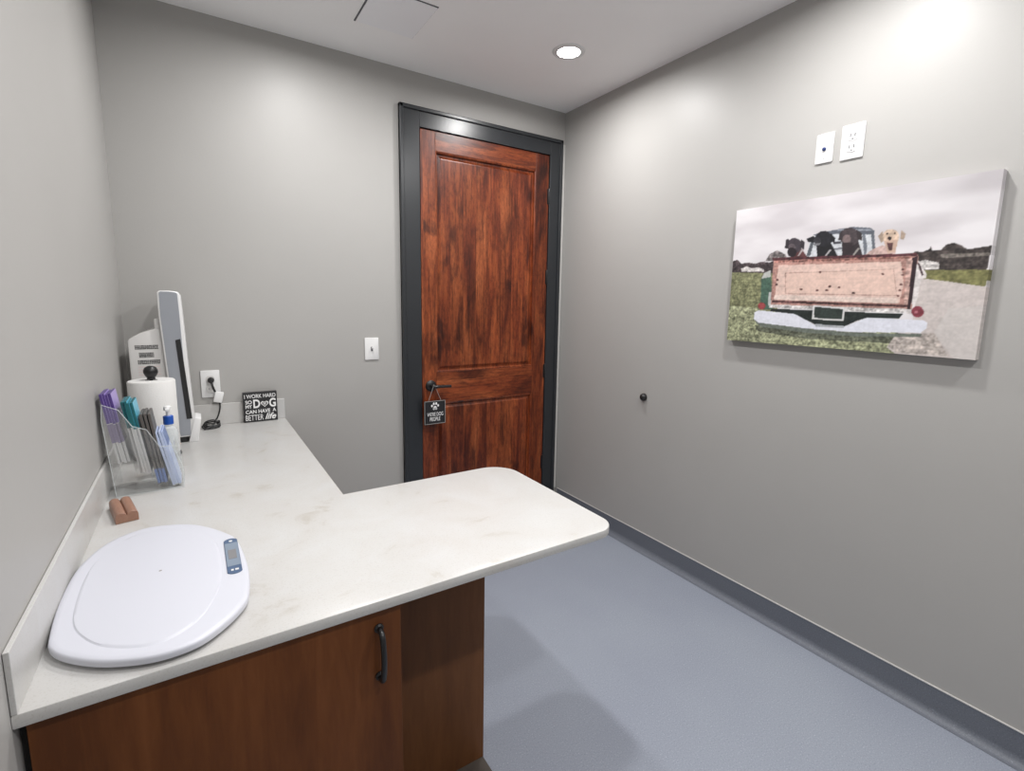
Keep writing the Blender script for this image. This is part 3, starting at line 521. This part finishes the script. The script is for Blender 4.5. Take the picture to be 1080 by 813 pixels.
def ring_solid(bm, ctrl, prof, k=6):
    path = smooth_path([(x, y, 0) for x, y in ctrl], k, True); c = sum(path, Vector())/len(path)
    b = bmesh.new(); rings = []
    for d, z in prof:
        rg = []
        for p in path:
            v = p-c; rg.append(b.verts.new((*(c+v*(1-d/v.length)).xy, z)))
        rings.append(rg)
    n = len(path)
    for A, B in zip(rings, rings[1:]):
        for i in range(n): b.faces.new((A[i], A[(i+1) % n], B[(i+1) % n], B[i]))
    b.faces.new(rings[0][::-1]); b.faces.new(rings[-1]); bmesh.ops.recalc_face_normals(b, faces=b.faces[:]); merge(bm, b)
bm = NB(); ring_solid(bm, OUT, [(.030, ZC+.003), (.006, ZC+.006), (.001, ZC+.009), (0, ZC+.0175), (.0012, ZC+.0208), (.004, ZC+.0228), (.013, ZC+.0237)])
obj('tray', bm, 'scale', sc, True)
bm = NB(); ring_solid(bm, INN, [(-.006, ZC+.0225), (0, ZC+.0235), (.003, ZC+.0262), (.008, ZC+.0268)])
obj('platform', bm, 'scale', sc, True)
bm = NB()
for x, y in ((.08, -1.75), (.25, -1.78), (.09, -1.42), (.25, -1.45)): 
    bm = NB(); lathe(bm, [(0, 0), (.014, 0), (.014, .006), (0, .006)], (x, y, ZC), 'Z', 20); obj('foot', bm, 'blackp', sc)
bm = NB(); lathe(bm, [(0, 0), (.003, 0), (.003, .0006), (0, .0008)], (.172, -1.545, ZC+.0266), 'Z', 16); tag(obj('centre_mark', bm, 'twine', sc), 'small grey dimple')
dz = ZC+.0232
dx0, dx1, dy0, dy1 = .2955, .3265, -1.635, -1.452
def disp(i, z0, z1, mi, m, name, par, lab=None):
    p = [(dx0+i, dy0+i)]
    p = arc((dx0+dx1)/2, dy0+.020, (dx1-dx0)/2-i, 200, 340, 8) + arc((dx0+dx1)/2, dy1-.020, (dx1-dx0)/2-i, 20, 160, 8)
    p = [(a, (b-(dy0+.020))*(.9)+(dy0+.012) if b < (dy0+dy1)/2 else b+.006) for a, b in p]
    bm = NB(); prism(bm, p, 2, z0, z1, .0004, 1); o = obj(name, bm, m, par)
    return tag(o, lab)
dd = disp(0, dz-.002, dz+.0024, 0, 'bluelcd', 'display', sc, 'slate blue display panel')
bm = NB(); bx(bm, dx0+.002, dx1-.002, dy0+.034, dy1-.026, dz+.0022, dz+.0030, .0003, 1); obj('overlay', bm, 'bluegrey', dd)
bm = NB(); bx(bm, dx0+.007, dx1-.007, -1.566, -1.517, dz+.0028, dz+.0036, .0003, 1); tag(obj('screen', bm, 'lcd', dd), 'small grey screen')
bm = NB()
prism(bm, arc(.311, -1.467, .004, 0, 360, 14)[:-1], 2, dz+.0024, dz+.0032); obj('button', bm, 'white', dd)
for a, c in ((.304, .309), (.312, .319)):
    bm = NB(); bx(bm, a, c, -1.624, -1.617, dz+.0024, dz+.0032); obj('button', bm, 'white', dd)

# ------------------------------------------------------------------ wooden double-round block
bm = NB(); b = bmesh.new()
def lobes(x0, x1, z0, h, n=9):
    w = (x1-x0)/2; p = [(x0, z0)]
    for c in (x0+w/2, x1-w/2):
        for i in range(n+1):
            a = math.pi-math.pi*i/n; p.append((c+w/2*math.cos(a)*.995, z0+h*.62+h*.38*math.sin(a)))
    p.append((x1, z0)); return p
prism(b, lobes(-.026, .026, 0, .030), 1, -.070, .070, .001, 1)
b.transform(Matrix.Translation((.063, -1.070, ZC)) @ Matrix.Rotation(math.radians(12), 4, 'Z')); merge(bm, b)
tag(obj('wooden_block', bm, 'woodb', smooth=True), 'pinkish wooden block with two rounded ridges beside the brochure holder', 'wooden block')

# ------------------------------------------------------------------ acrylic brochure holder with brochures
hy0, hy1 = -.905, -.770
ho = thing('brochure_holder', (.11, -.84, ZC), 'clear acrylic tiered holder full of brochures by the left wall', 'brochure holder')
side = [(.030, ZC+.0005), (.208, ZC+.0005), (.206, .930), (.185, 1.000), (.150, 1.000), (.120, 1.060), (.085, 1.075), (.055, 1.130), (.016, 1.150), (.012, 1.10)]
for y in (hy0, hy1-.003):
    bm = NB(); prism(bm, side, 1, y, y+.003); obj('side_panel', bm, 'acryl', ho)
bm = NB(); prism(bm, [(.030, ZC+.0005), (.034, ZC+.0005), (.016, 1.155), (.012, 1.155)], 1, hy0+.003, hy1-.003); obj('back_panel', bm, 'acryl', ho)
bm = NB(); bx(bm, .035, .2045, hy0+.0035, hy1-.0035, ZC+.0008, ZC+.0036); obj('base', bm, 'acryl', ho)
bm = NB(); prism(bm, [(.205, ZC+.003), (.208, ZC+.003), (.190, 1.0), (.187, 1.0)], 1, hy0+.003, hy1-.003); obj('front_panel', bm, 'acryl', ho)
tiers = [  # bottom x,z ; top x,z of the row centre
    ('purple', .056, .960, .0255, 1.182, 4), ('teal', .108, .915, .074, 1.150, 4), ('grey', .150, .872, .118, 1.108, 3), ('blue', .188, .860, .150, 1.045, 3)]
for k in range(3):
    n0, a, z, b_, zt2, _ = tiers[k+1]
    bm = NB(); prism(bm, [(a-.023, z), (a-.0205, z), (b_-.0205, zt2-.06), (b_-.023, zt2-.06)], 1, hy0+.003, hy1-.003); obj('divider', bm, 'acryl', ho)
bm = NB()   # bright cut edges of the near side panel
ep = [(x, hy0+.0010, z) for x, z in side]
tube(bm, ep, .0013, 6, closed=True); obj('cut_edge', bm, 'acryledge', ho)
LAB = {'purple': ('purple-topped brochure in the tallest back pocket of the acrylic holder', 'purple brochures', 'purple', 'lav'),
       'teal': ('teal-topped brochure in the second pocket of the acrylic holder', 'teal brochures', 'teal', 'sky'),
       'grey': ('grey-brown brochure with a blue foot in the third pocket of the holder', 'grey brochures', 'greyc', 'blueb'),
       'blue': ('pale blue and white brochure in the low front pocket of the holder', 'blue and white brochures', 'pale', 'blueb')}
for nm, bx0, bz0, tx0, tz0, n in tiers:
    lab, grp, c1, c2 = LAB[nm]
    L = math.hypot(tx0-bx0, tz0-bz0); ang = math.atan2(tx0-bx0, tz0-bz0)
    # template lying upright in local coordinates: thickness x, width y, height z
    th = .0070
    bm = NB(); w2 = .052
    body = 'paper' if nm != 'grey' else 'greyc'
    hd_ = {'purple': .42, 'teal': .36, 'grey': .5, 'blue': .28}[nm]
    bx(bm, -th/2, th/2, -w2, w2, 0, L*(1-hd_), .0005, 1)
    t0 = None
    root = bpy.data.objects.new(nm+'_brochure', None)
    root.name = 'brochure'; C.objects.link(root)
    def part(name, bmx, mat, plabel=None):
        me = bpy.data.meshes.new(name); bmx.to_mesh(me); bmx.free(); me.materials.append(M[mat]); o = bpy.data.objects.new(name, me); C.objects.link(o); o.parent = root; return tag(o, plabel)
    part('pages', bm, body if nm != 'blue' else 'paper')
    bm = NB(); bx(bm, -th/2, th/2, -w2, w2, L*(1-hd_), L, .0005, 1)
    part('header', bm, {'purple': 'purple', 'teal': 'teal', 'grey': 'greyc', 'blue': 'pale'}[nm], nm+' band across the top' if nm != 'blue' else 'pale blue band')
    bm = NB(); bx(bm, th/2, th/2+.0006, -w2+.0005, w2-.0005, L*(1-hd_), L-.001, .0001, 1); 
    part('cover', bm, c2 if nm in ('purple', 'teal') else ('greyprint' if nm == 'grey' else 'blueb'))
    if nm == 'purple':
        bm = NB(); bx(bm, -th/2-.0003, th/2+.0004, -w2-.0004, w2+.0004, L*.30, L*.57, .0002, 1); part('violet_print', bm, 'violetp')
    if nm in ('grey', 'blue'):
        bm = NB(); bx(bm, -th/2-.0003, th/2+.0004, -w2-.0004, w2+.0004, .004, L*(.22 if nm == 'grey' else .9), .0002, 1)
        part('blue_print', bm, 'blueb' if nm == 'grey' else 'pale')
    for i in range(n):
        o = root if i == 0 else copy_tree(root)
        off = (i-(n-1)/2)*(.0078 if n == 4 else .0085)
        jit = random.uniform(-.006, .006)
        o.location = (bx0+off, -.838+random.uniform(-.004, .004), bz0+jit*.6)
        o.rotation_euler = (0, ang+random.uniform(-.012, .012), random.uniform(-.02, .02))
        tag(o, lab, 'brochure', grp+' in the acrylic holder')

# sanitiser bottle behind the holder
bt = thing('sanitizer_bottle', (.170, -.715, ZC), 'clear pump bottle with a blue label band behind the brochure holder', 'bottle')
bm = NB(); lathe(bm, [(0, 0), (.026, 0), (.028, .004), (.028, .145), (.022, .165), (.012, .172), (.012, .178), (0, .178)], (.170, -.715, ZC), 'Z', 32); obj('bottle_body', bm, 'gel', bt, True)
bm = NB(); lathe(bm, [(0, .178), (.0155, .178), (.0155, .206), (.013, .208), (0, .208)], (.170, -.715, ZC), 'Z', 28); tag(obj('collar', bm, 'cobalt', bt, True), 'cobalt blue collar')
bm = NB(); lathe(bm, [(0, .208), (.006, .208), (.006, .226), (.012, .228), (.012, .240), (.009, .243), (0, .243)], (.170, -.715, ZC), 'Z', 24)
bx(bm, .164, .176, -.752, -.715, ZC+.229, ZC+.238, .002); obj('pump', bm, 'white', bt, True)

# ------------------------------------------------------------------ paper towel roll on its holder
rx, ry, rr = .1155, -.47, .0765
th_ = thing('paper_towel_holder', (rx, ry, ZC), 'black paper towel stand with a round knob on top', 'paper towel holder')
bm = NB(); lathe(bm, [(0, 0), (.078, 0), (.080, .004), (.077, .011), (0, .012)], (rx, ry, ZC), 'Z', 48); obj('base', bm, 'black', th_, True)
bm = NB(); lathe(bm, [(0, .012), (.006, .012), (.006, .318), (0, .318)], (rx, ry, ZC), 'Z', 16); obj('rod', bm, 'black', th_, True)
bm = NB(); lathe(bm, [(0, .306), (.014, .308), (.013, .314), (.019, .322), (.0235, .334), (.0235, .343), (.019, .353), (.010, .359), (0, .361)], (rx, ry, ZC), 'Z', 28); obj('knob', bm, 'black', th_, True)
bm = NB(); z0r, z1r = .0125, .305
lathe(bm, [(.021, z0r), (rr-.003, z0r), (rr, z0r+.004), (rr, z1r-.005), (rr-.003, z1r-.001), (.021, z1r), (.021, z0r)], (rx, ry, ZC), 'Z', 64)
tag(obj('paper_towel_roll', bm, 'towel', smooth=True), 'full white paper towel roll standing between brochures and air purifier', 'paper towel roll')

# ------------------------------------------------------------------ air purifier in the corner
pu = thing('air_purifier', (.13, -.2, ZC), 'tall slim white and silver air purifier standing in the worktop corner', 'air purifier')
y0p, y1p = -.300, -.090
bm = NB()
sh = [(.183, ZC+.024), (.246, ZC+.024), (.236, 1.15), (.229, 1.42), (.226, 1.485), (.217, 1.499), (.190, 1.503), (.156, 1.502), (.148, 1.496), (.147, 1.40), (.158, 1.15), (.164, .99)]
prism(bm, sh, 1, y0p, y1p, .004, 3); obj('tower', bm, 'white', pu, True)
bm = NB()
si = [(.190, .884), (.226, .884), (.229, .96), (.221, 1.20), (.219, 1.42), (.217, 1.490), (.212, 1.497), (.188, 1.499), (.160, 1.499), (.1545, 1.494), (.1535, 1.40), (.165, 1.15), (.171, .99)]
prism(bm, si, 1, y0p-.0015, y0p+.001, .0008, 1); tag(obj('side_panel', bm, 'silver', pu, True), 'silver side panel')
bm = NB(); prism(bm, [(.2155, .957), (.2355, .957), (.2155, 1.303), (.1975, 1.298)], 1, y0p-.0035, y0p-.001, .0006, 1); tag(obj('intake_slot', bm, 'blackp', pu), 'long black slot')
bm = NB(); prism(bm, [(.038, ZC+.01), (.163, ZC+.01), (.163, 1.344), (.128, 1.346), (.075, 1.326), (.042, 1.306), (.036, 1.296)], 1, y0p+.02, y1p-.03, .004, 2); obj('rear_housing', bm, 'offw', pu, True)
bm = NB(); bx(bm, .129, .150, y0p+.025, y0p+.08, 1.34, 1.386, .003); obj('latch', bm, 'offw', pu, True)
bm = NB(); bx(bm, .042, .212, y0p+.004, y1p-.03, ZC, ZC+.025, .002); obj('base', bm, 'blackp', pu)
bm = NB(); prism(bm, [(.217, ZC), (.252, ZC), (.268, .952), (.248, .958), (.241, .952)], 1, y0p-.006, y0p+.12, .002, 2); obj('foot', bm, 'white', pu, True)
bm = NB(); yl = y0p+.0196
def dashes(bm, x0, x1, z0, z1, n, fill=.82):
    w = (x1-x0)/n
    for i in range(n): bx(bm, x0+i*w, x0+i*w+w*fill*random.uniform(.7, 1.1), yl-.0004, yl, z0, z1)
for zz in (1.262, 1.268, 1.274): dashes(bm, .058, .136, zz, zz+.0046, 12, .98)
obj('printed_label', bm, 'greyprint', pu); bm = NB()
for zz in (1.228, 1.235, 1.242): dashes(bm, .070, .120, zz, zz+.0062, 16, .85)
obj('printed_label', bm, 'greyprint', pu); bm = NB()
for zz in (1.200, 1.206, 1.212): dashes(bm, .064, .140, zz, zz+.0046, 12, .98)
lb = obj('printed_label', bm, 'greyprint', pu)
bm = NB()
for zz in (1.155, 1.166, 1.177, 1.188): dashes(bm, .064, .140, zz, zz+.002, 9)
obj('fine_print', bm, 'pink', lb)

# ------------------------------------------------------------------ wall plates on the door wall
def plate(bm, x0, x1, z0, z1): prism(bm, rrect(x0, x1, z0, z1, .004), 1, -.0065, 0, .0018, 2)
ou = thing('wall_outlet', (.316, 0, .992), 'white wall outlet with a black plug, above the far end of the worktop', 'electrical outlet')
bm = NB(); plate(bm, .277, .357, .992, 1.125); obj('cover_plate', bm, 'white', ou, True)
bm = NB(); prism(bm, rrect(.299, .335, 1.062, 1.098, .012), 1, -.0085, -.006, .0006, 1); prism(bm, rrect(.299, .335, 1.014, 1.050, .012), 1, -.0085, -.006, .0006, 1); rc = obj('receptacle', bm, 'offw', ou)
for z in (1.080, 1.032):
    for x in (.309, .323): bm = NB(); bx(bm, x-.001, x+.001, -.0088, -.0084, z-.002, z+.007); obj('slot', bm, 'slot', rc)
pc = thing('power_cord', (.30, -.06, ZC), 'black power cord with a white adapter, plugged in and coiled on the worktop', 'power cord')
bm = NB(); lathe(bm, [(0, 0), (.0135, 0), (.0145, .006), (.013, .020), (.008, .026), (0, .027)], (.319, -.0088, 1.078), '-Y', 24)
tube(bm, smooth_path([(.320, -.026, 1.072), (.323, -.031, 1.055), (.328, -.032, 1.036), (.333, -.030, 1.022)], 5), .005, 10); obj('plug', bm, 'blackp', pc, True)
b = bmesh.new(); bx(b, -.0185, .0185, -.013, .013, -.026, .026, .003); b.transform(Matrix.Translation((.346, -.024, .994)) @ Matrix.Rotation(math.radians(14), 4, 'Y')); bm = NB(); merge(bm, b); tag(obj('adapter', bm, 'white', pc, True), 'white cube adapter')
path = [(.349, -.026, .968), (.349, -.034, .945), (.344, -.036, .920), (.334, -.036, .893), (.322, -.040, .878)]
for q in range(3):
    for i in range(10):
        a = 1.2+2*math.pi*i/10; path.append((.306+(.037-.003*q)*math.cos(a)+.002*q, -.075+(.028-.003*q)*math.sin(a)-.002*q, ZC+.0035+.0055*q+(.012+.004*q)*(1+math.sin(a))*.5))
path += [(.300, -.105, ZC+.012), (.282, -.112, ZC+.006), (.276, -.100, ZC+.005)]
bm = NB(); tube(bm, smooth_path(path, 5), .0036, 8); obj('cord', bm, 'blackp', pc, True)

# dog sign
sg = thing('dog_sign', (.5265, -.045, ZC), 'small black block sign with white dog lettering, leaning on the backsplash', 'sign')
yb = -.044; x0, x1, z0, z1 = .4485, .6030, ZC+.0005, 1.006
bm = NB(); bx(bm, x0, x1, yb, -.0165, z0, z1, .001); obj('block', bm, 'signb', sg)
bm = NB(); w = x1-x0; h = z1-z0
def T(s, u0, u1, v0, v1, **k): add_text(bm, s, x0+u0*w, x0+u1*w, z0+v0*h, z0+v1*h, yb, **k)
T('I WORK HARD', .04, .96, .81, .94, bold=.01)
T('SO', .06, .25, .62, .74, bold=.02); T('MY', .06, .25, .47, .59, bold=.02)
T('D', .29, .49, .47, .76, bold=.03); T('G', .76, .96, .47, .77, bold=.03)
T('CAN', .06, .37, .29, .41, bold=.02); T('HAVE', .43, .78, .29, .42, bold=.02); T('A', .85, .96, .31, .43, bold=.02)
T('BETTER', .05, .57, .06, .24, bold=.0); T('life', .62, .95, .06, .27, shear=.35, bold=.02)
obj('lettering', bm, 'signw', sg)
bm = NB(); hc = (x0+.625*w, z0+.60*h)
def heart(s, n=28):
    out = []
    for i in range(n):
        t = 2*math.pi*i/n; out.append((hc[0]+s*16*math.sin(t)**3/17, hc[1]+s*(13*math.cos(t)-5*math.cos(2*t)-2*math.cos(3*t)-math.cos(4*t))/17))
    return out
prism(bm, heart(.0185), 1, yb-.0006, yb); prism(bm, heart(.0135), 1, yb-.0012, yb-.0006, mi=1)
def paw(bm, cx, cz, s, ya, yb_, mi=0):
    def ell(x, z, a, c): return [(cx+s*(x+a*math.cos(2*math.pi*i/16)), cz+s*(z+c*math.sin(2*math.pi*i/16))) for i in range(16)]
    for e in ((-.78, .25, .22, .30), (-.30, .72, .23, .32), (.30, .72, .23, .32), (.78, .25, .22, .30), (0, -.22, .44, .40), (-.28, -.5, .26, .24), (.28, -.5, .26, .24)): prism(bm, ell(*e), 1, ya, yb_, mi=mi)
paw(bm, hc[0], hc[1]+.001, .0085, yb-.0018, yb-.0011)
obj('heart_with_paw', bm, ['signw', 'signb'], sg)

# light switch
sw = thing('light_switch', (1.112, 0, 1.138), 'white toggle light switch on the wall left of the door', 'light switch')
bm = NB(); plate(bm, 1.0725, 1.1520, 1.138, 1.264); obj('cover_plate', bm, 'white', sw, True)
bm = NB(); bx(bm, 1.107, 1.118, -.008, -.006, 1.188, 1.213); tag(obj('toggle_slot', bm, 'slot', sw), 'grey slot')
b = bmesh.new(); bx(b, -.004, .004, -.016, 0, -.005, .005, .001); b.transform(Matrix.Translation((1.1125, -.006, 1.202)) @ Matrix.Rotation(math.radians(-25), 4, 'X')); bm = NB(); merge(bm, b); obj('toggle', bm, 'toggle', sw)

# sign hanging on the door handle
hs = thing('door_hanger_sign', (1.471, -.066, .731), 'small black square dog sign hanging from the door handle by twine', 'hanging sign')
x0, x1, z0, z1 = 1.4015, 1.5405, .731, .876; ys = -.069
bm = NB(); bx(bm, x0, x1, ys, ys+.007, z0, z1, .001); obj('board', bm, 'signb', hs)
bm = NB()
for a in ((x0+.001, x0+.004, z0+.001, z1-.001), (x1-.004, x1-.001, z0+.001, z1-.001), (x0+.001, x1-.001, z0+.001, z0+.004), (x0+.001, x1-.001, z1-.004, z1-.001)): bx(bm, a[0], a[1], ys-.0006, ys, a[2], a[3])
obj('border_line', bm, 'twine', hs)
bm = NB(); add_text(bm, "WE'RE DOG", x0+.018, x1-.016, z0+.050, z0+.074, ys, bold=.004); add_text(bm, 'PEOPLE', x0+.036, x1-.036, z0+.020, z0+.043, ys, bold=.01)
obj('lettering', bm, 'signw', hs)
bm = NB(); paw(bm, (x0+x1)/2, z0+.108, .026, ys-.0006, ys); obj('paw_print', bm, 'signw', hs)
bm = NB(); zt = .9715
tube(bm, smooth_path([(x0+.028, ys+.0035, z1-.002), (1.463, fy-.050, .960), (1.468, fy-.047, zt), (1.476, fy-.050, .960), (x1-.028, ys+.0035, z1-.002)], 4), .0014, 6); obj('twine', bm, 'twine', hs)

# ------------------------------------------------------------------ right wall: plates, bumper, canvas
def rplate(bm, y0, y1, z0, z1): prism(bm, rrect(y0, y1, z0, z1, .004), 0, W-.0065, W, .0018, 2)
dp = thing('data_plate', (W, -1.713, 2.059), 'white wall plate with one blue connector, left of the outlet above the canvas', 'wall plate')
bm = NB(); rplate(bm, -1.7467, -1.6802, 2.0586, 2.1727); obj('cover_plate', bm, 'white', dp, True)
bm = NB(); lathe(bm, [(0, 0), (.0075, 0), (.0070, .004), (.004, .005), (.004, .008), (0, .008)], (W-.0063, -1.7135, 2.112), '-X', 20); tag(obj('connector', bm, 'bluejack', dp, True), 'dark blue connector')
for z in (2.155, 2.077): bm = NB(); lathe(bm, [(0, 0), (.003, 0), (.0025, .001), (0, .0012)], (W-.0063, -1.7135, z), '-X', 12); obj('screw', bm, 'toggle', dp)
op = thing('wall_outlet', (W, -1.816, 2.053), 'larger white duplex outlet high on the right wall above the canvas', 'electrical outlet')
bm = NB(); rplate(bm, -1.8566, -1.775, 2.053, 2.1816); obj('cover_plate', bm, 'white', op, True)
bm = NB()
for z in (2.138, 2.096): prism(bm, rrect(-1.8335, -1.798, z-.018, z+.018, .012), 0, W-.0085, W-.006, .0006, 1)
rc = obj('receptacle', bm, 'white', op)
for z in (2.138, 2.096):
    for y in (-1.808, -1.824): bm = NB(); bx(bm, W-.0092, W-.0084, y-.0018, y+.0018, z-.003, z+.009); obj('slot', bm, 'slot', rc)
    bm = NB(); lathe(bm, [(0, 0), (.003, 0), (.003, .0008), (0, .0009)], (W-.0084, -1.816, z-.011), '-X', 10); obj('slot', bm, 'slot', rc)
bm = NB(); lathe(bm, [(0, 0), (.003, 0), (.003, .0028), (0, .003)], (W-.0063, -1.816, 2.117), '-X', 10); obj('screw', bm, 'toggle', op)

bm = NB(); lathe(bm, [(0, 0), (.0215, 0), (.0225, .004), (.0215, .012), (.018, .020), (.013, .025), (.006, .027), (0, .0273)], (W, -.829, .940), '-X', 32)
tag(obj('door_stop', bm, 'black', smooth=True), 'small round black rubber door stop on the right wall', 'door stop')

def paint_canvas(nx, nz):
    rng = np.random.default_rng(3)
    u, v = np.meshgrid((np.arange(nx)+.5)/nx, (np.arange(nz)+.5)/nz)
    def fbm(sx, sz, o=4, seed=0):
        r = np.random.default_rng(seed); out = 0; amp = 1; tot = 0
        for k in range(o):
            gx, gz = int(sx*2**k)+2, int(sz*2**k)+2; gr = r.random((gz, gx))
            X, Z = u*(gx-1.001), v*(gz-1.001); i, j = X.astype(int), Z.astype(int); fx, fz = X-i, Z-j
            fx = fx*fx*(3-2*fx); fz = fz*fz*(3-2*fz)
            out = out+amp*((gr[j, i]*(1-fx)+gr[j, i+1]*fx)*(1-fz)+(gr[j+1, i]*(1-fx)+gr[j+1, i+1]*fx)*fz); tot += amp; amp *= .5
        return out/tot
    cl_ = fbm(3, 6, 4, 1); t = np.clip((cl_-.3)/.4, 0, 1)[..., None]
    img = np.array([208, 202, 206.])*(1-t)+np.array([236, 232, 235.])*t
    hz = np.clip((v-.6)/.35, 0, 1)[..., None]; img = img*(1-.10*hz*np.clip((u-.2)*1.5, 0, 1)[..., None])
    n1 = fbm(60, 40, 2, 5)-.5; n2 = fbm(170, 110, 1, 6)-.5; n3 = fbm(25, 120, 2, 8)-.5
    nse = (n1*1.3+n2*1.2+n3*.8)[..., None]
    for col, pts, na in ART:
        P = np.array(pts); ins = np.zeros(u.shape, bool); j = len(P)-1
        for i in range(len(P)):
            (xi, zi), (xj, zj) = P[i], P[j]
            if zi != zj:
                c = ((zi > v) != (zj > v)) & (u < (xj-xi)*(v-zi)/(zj-zi)+xi); ins ^= c
            j = i
        fill = np.array(col, float)*(1+nse*na*2.4)
        img[ins] = fill[ins]
    for _ in range(1):
        p = np.pad(img, ((1, 1), (1, 1), (0, 0)), 'edge'); img = .5*img+.125*(p[2:, 1:-1]+p[:-2, 1:-1]+p[1:-1, 2:]+p[1:-1, :-2])
    img = np.clip(img, 0, 255)/255
    return np.where(img <= .04045, img/12.92, ((img+.055)/1.055)**2.4)
def canvas():
    y0, y1, z0, z1, xf = -1.362, -2.278, 1.3165, 1.9186, 2.4284
    nx, nz = 400, 263; img = paint_canvas(nx, nz)
    dpt = W-.001-xf; e = 3
    us = [-1+i/e for i in range(e)]+[i/(nx-1) for i in range(nx)]+[1+(i+1)/e for i in range(e)]
    vs_ = [-1+i/e for i in range(e)]+[i/(nz-1) for i in range(nz)]+[1+(i+1)/e for i in range(e)]
    U_, V_ = np.meshgrid(us, vs_); cu, cv = np.clip(U_, 0, 1), np.clip(V_, 0, 1)
    du = np.maximum(np.maximum(-U_, U_-1), 0); dv = np.maximum(np.maximum(-V_, V_-1), 0)
    X = xf+dpt*np.minimum(np.maximum(du, dv), 1)-.0
    Y = y0+(y1-y0)*cu; Z = z0+(z1-z0)*cv
    rows, cols = U_.shape
    co = np.stack([X-W, Y-(y0+y1)/2, Z-z0], -1).reshape(-1, 3)
    idx = np.arange(rows*cols).reshape(rows, cols)
    q = np.stack([idx[:-1, :-1], idx[1:, :-1], idx[1:, 1:], idx[:-1, 1:]], -1).reshape(-1, 4)
    # drop the degenerate corner patches of the wrap
    cr = ((du > 0) & (dv > 0)); dg = (cr[:-1, :-1] | cr[1:, :-1] | cr[1:, 1:] | cr[:-1, 1:]).reshape(-1)
    q = q[~dg]
    used = np.unique(q); remap = -np.ones(rows*cols, int); remap[used] = np.arange(len(used)); q = remap[q]; co = co[used]
    me = bpy.data.meshes.new('printed_canvas'); me.from_pydata(co.tolist(), [], q.tolist()); me.update()
    ii = np.clip((cv*(nz-1)).round().astype(int), 0, nz-1); jj = np.clip((cu*(nx-1)).round().astype(int), 0, nx-1)
    col = img[ii, jj].reshape(-1, 3)[used]; col = np.concatenate([col, np.ones((len(col), 1))], 1)
    at = me.color_attributes.new('print', 'FLOAT_COLOR', 'POINT'); at.data.foreach_set('color', col.astype(np.float32).ravel())
    t = NT('printed_canvas_ink'); a = t.n('ShaderNodeVertexColor'); a.layer_name = 'print'
    hs_ = t.n('ShaderNodeHueSaturation', Value=.82, Saturation=.86)
    t.l(a, 'Color', hs_, 'Color'); t.l(hs_, 'Color', t.b, 'Base Color'); t.b.inputs['Roughness'].default_value = .6; t.b.inputs['Specular IOR Level'].default_value = .3
    wv = t.n('ShaderNodeTexNoise', Scale=500); bp = t.n('ShaderNodeBump', Strength=.1, Distance=.001); t.l(wv, 'Fac', bp, 'Height'); t.l(bp, 'Normal', t.b, 'Normal')
    me.materials.append(t.m)
    root = thing('canvas_print', (W, (y0+y1)/2, z0), 'wide canvas photo print of four dogs in an old pink pickup truck', 'picture')
    o = bpy.data.objects.new('printed_canvas', me); C.objects.link(o); o.parent = root
    bm = NB(); bx(bm, xf+.004, W-.0005, y1+.004, y0-.004, z0+.004, z1-.004); obj('stretcher_frame', bm, 'offw', root)
canvas()

# ------------------------------------------------------------------ camera
f_, yaw, pitch, roll = 523.5339, .5737, -.1453, .0169
cy_, sy_, cp_, sp_ = math.cos(yaw), math.sin(yaw), math.cos(pitch), math.sin(pitch)
fw = Vector((sy_*cp_, cy_*cp_, sp_)); r0 = Vector((cy_, -sy_, 0)); u0 = r0.cross(fw)
r_ = math.cos(roll)*r0+math.sin(roll)*u0; u_ = -math.sin(roll)*r0+math.cos(roll)*u0
S.cycles.transparent_max_bounces = 32
cam = bpy.data.cameras.new('camera'); co = bpy.data.objects.new('camera', cam); C.objects.link(co)
co.matrix_world = Matrix(((r_.x, u_.x, -fw.x, .2713), (r_.y, u_.y, -fw.y, -2.8253), (r_.z, u_.z, -fw.z, 1.4833), (0, 0, 0, 1)))
cam.sensor_fit = 'HORIZONTAL'; cam.sensor_width = 36; cam.lens = f_/1080*36; cam.clip_start = .02
cam.shift_x = -(543.8658-540)/1080; cam.shift_y = (394.3218-406.5)/1080
S.camera = co
w = bpy.data.worlds.new('world'); S.world = w; w.use_nodes = True
w.node_tree.nodes['Background'].inputs['Color'].default_value = (.8, .85, .9, 1); w.node_tree.nodes['Background'].inputs['Strength'].default_value = .3
vs = S.view_settings; vs.view_transform = 'Standard'; vs.look = 'None'; vs.gamma = 1; vs.use_curve_mapping = False; vs.exposure = 0.0
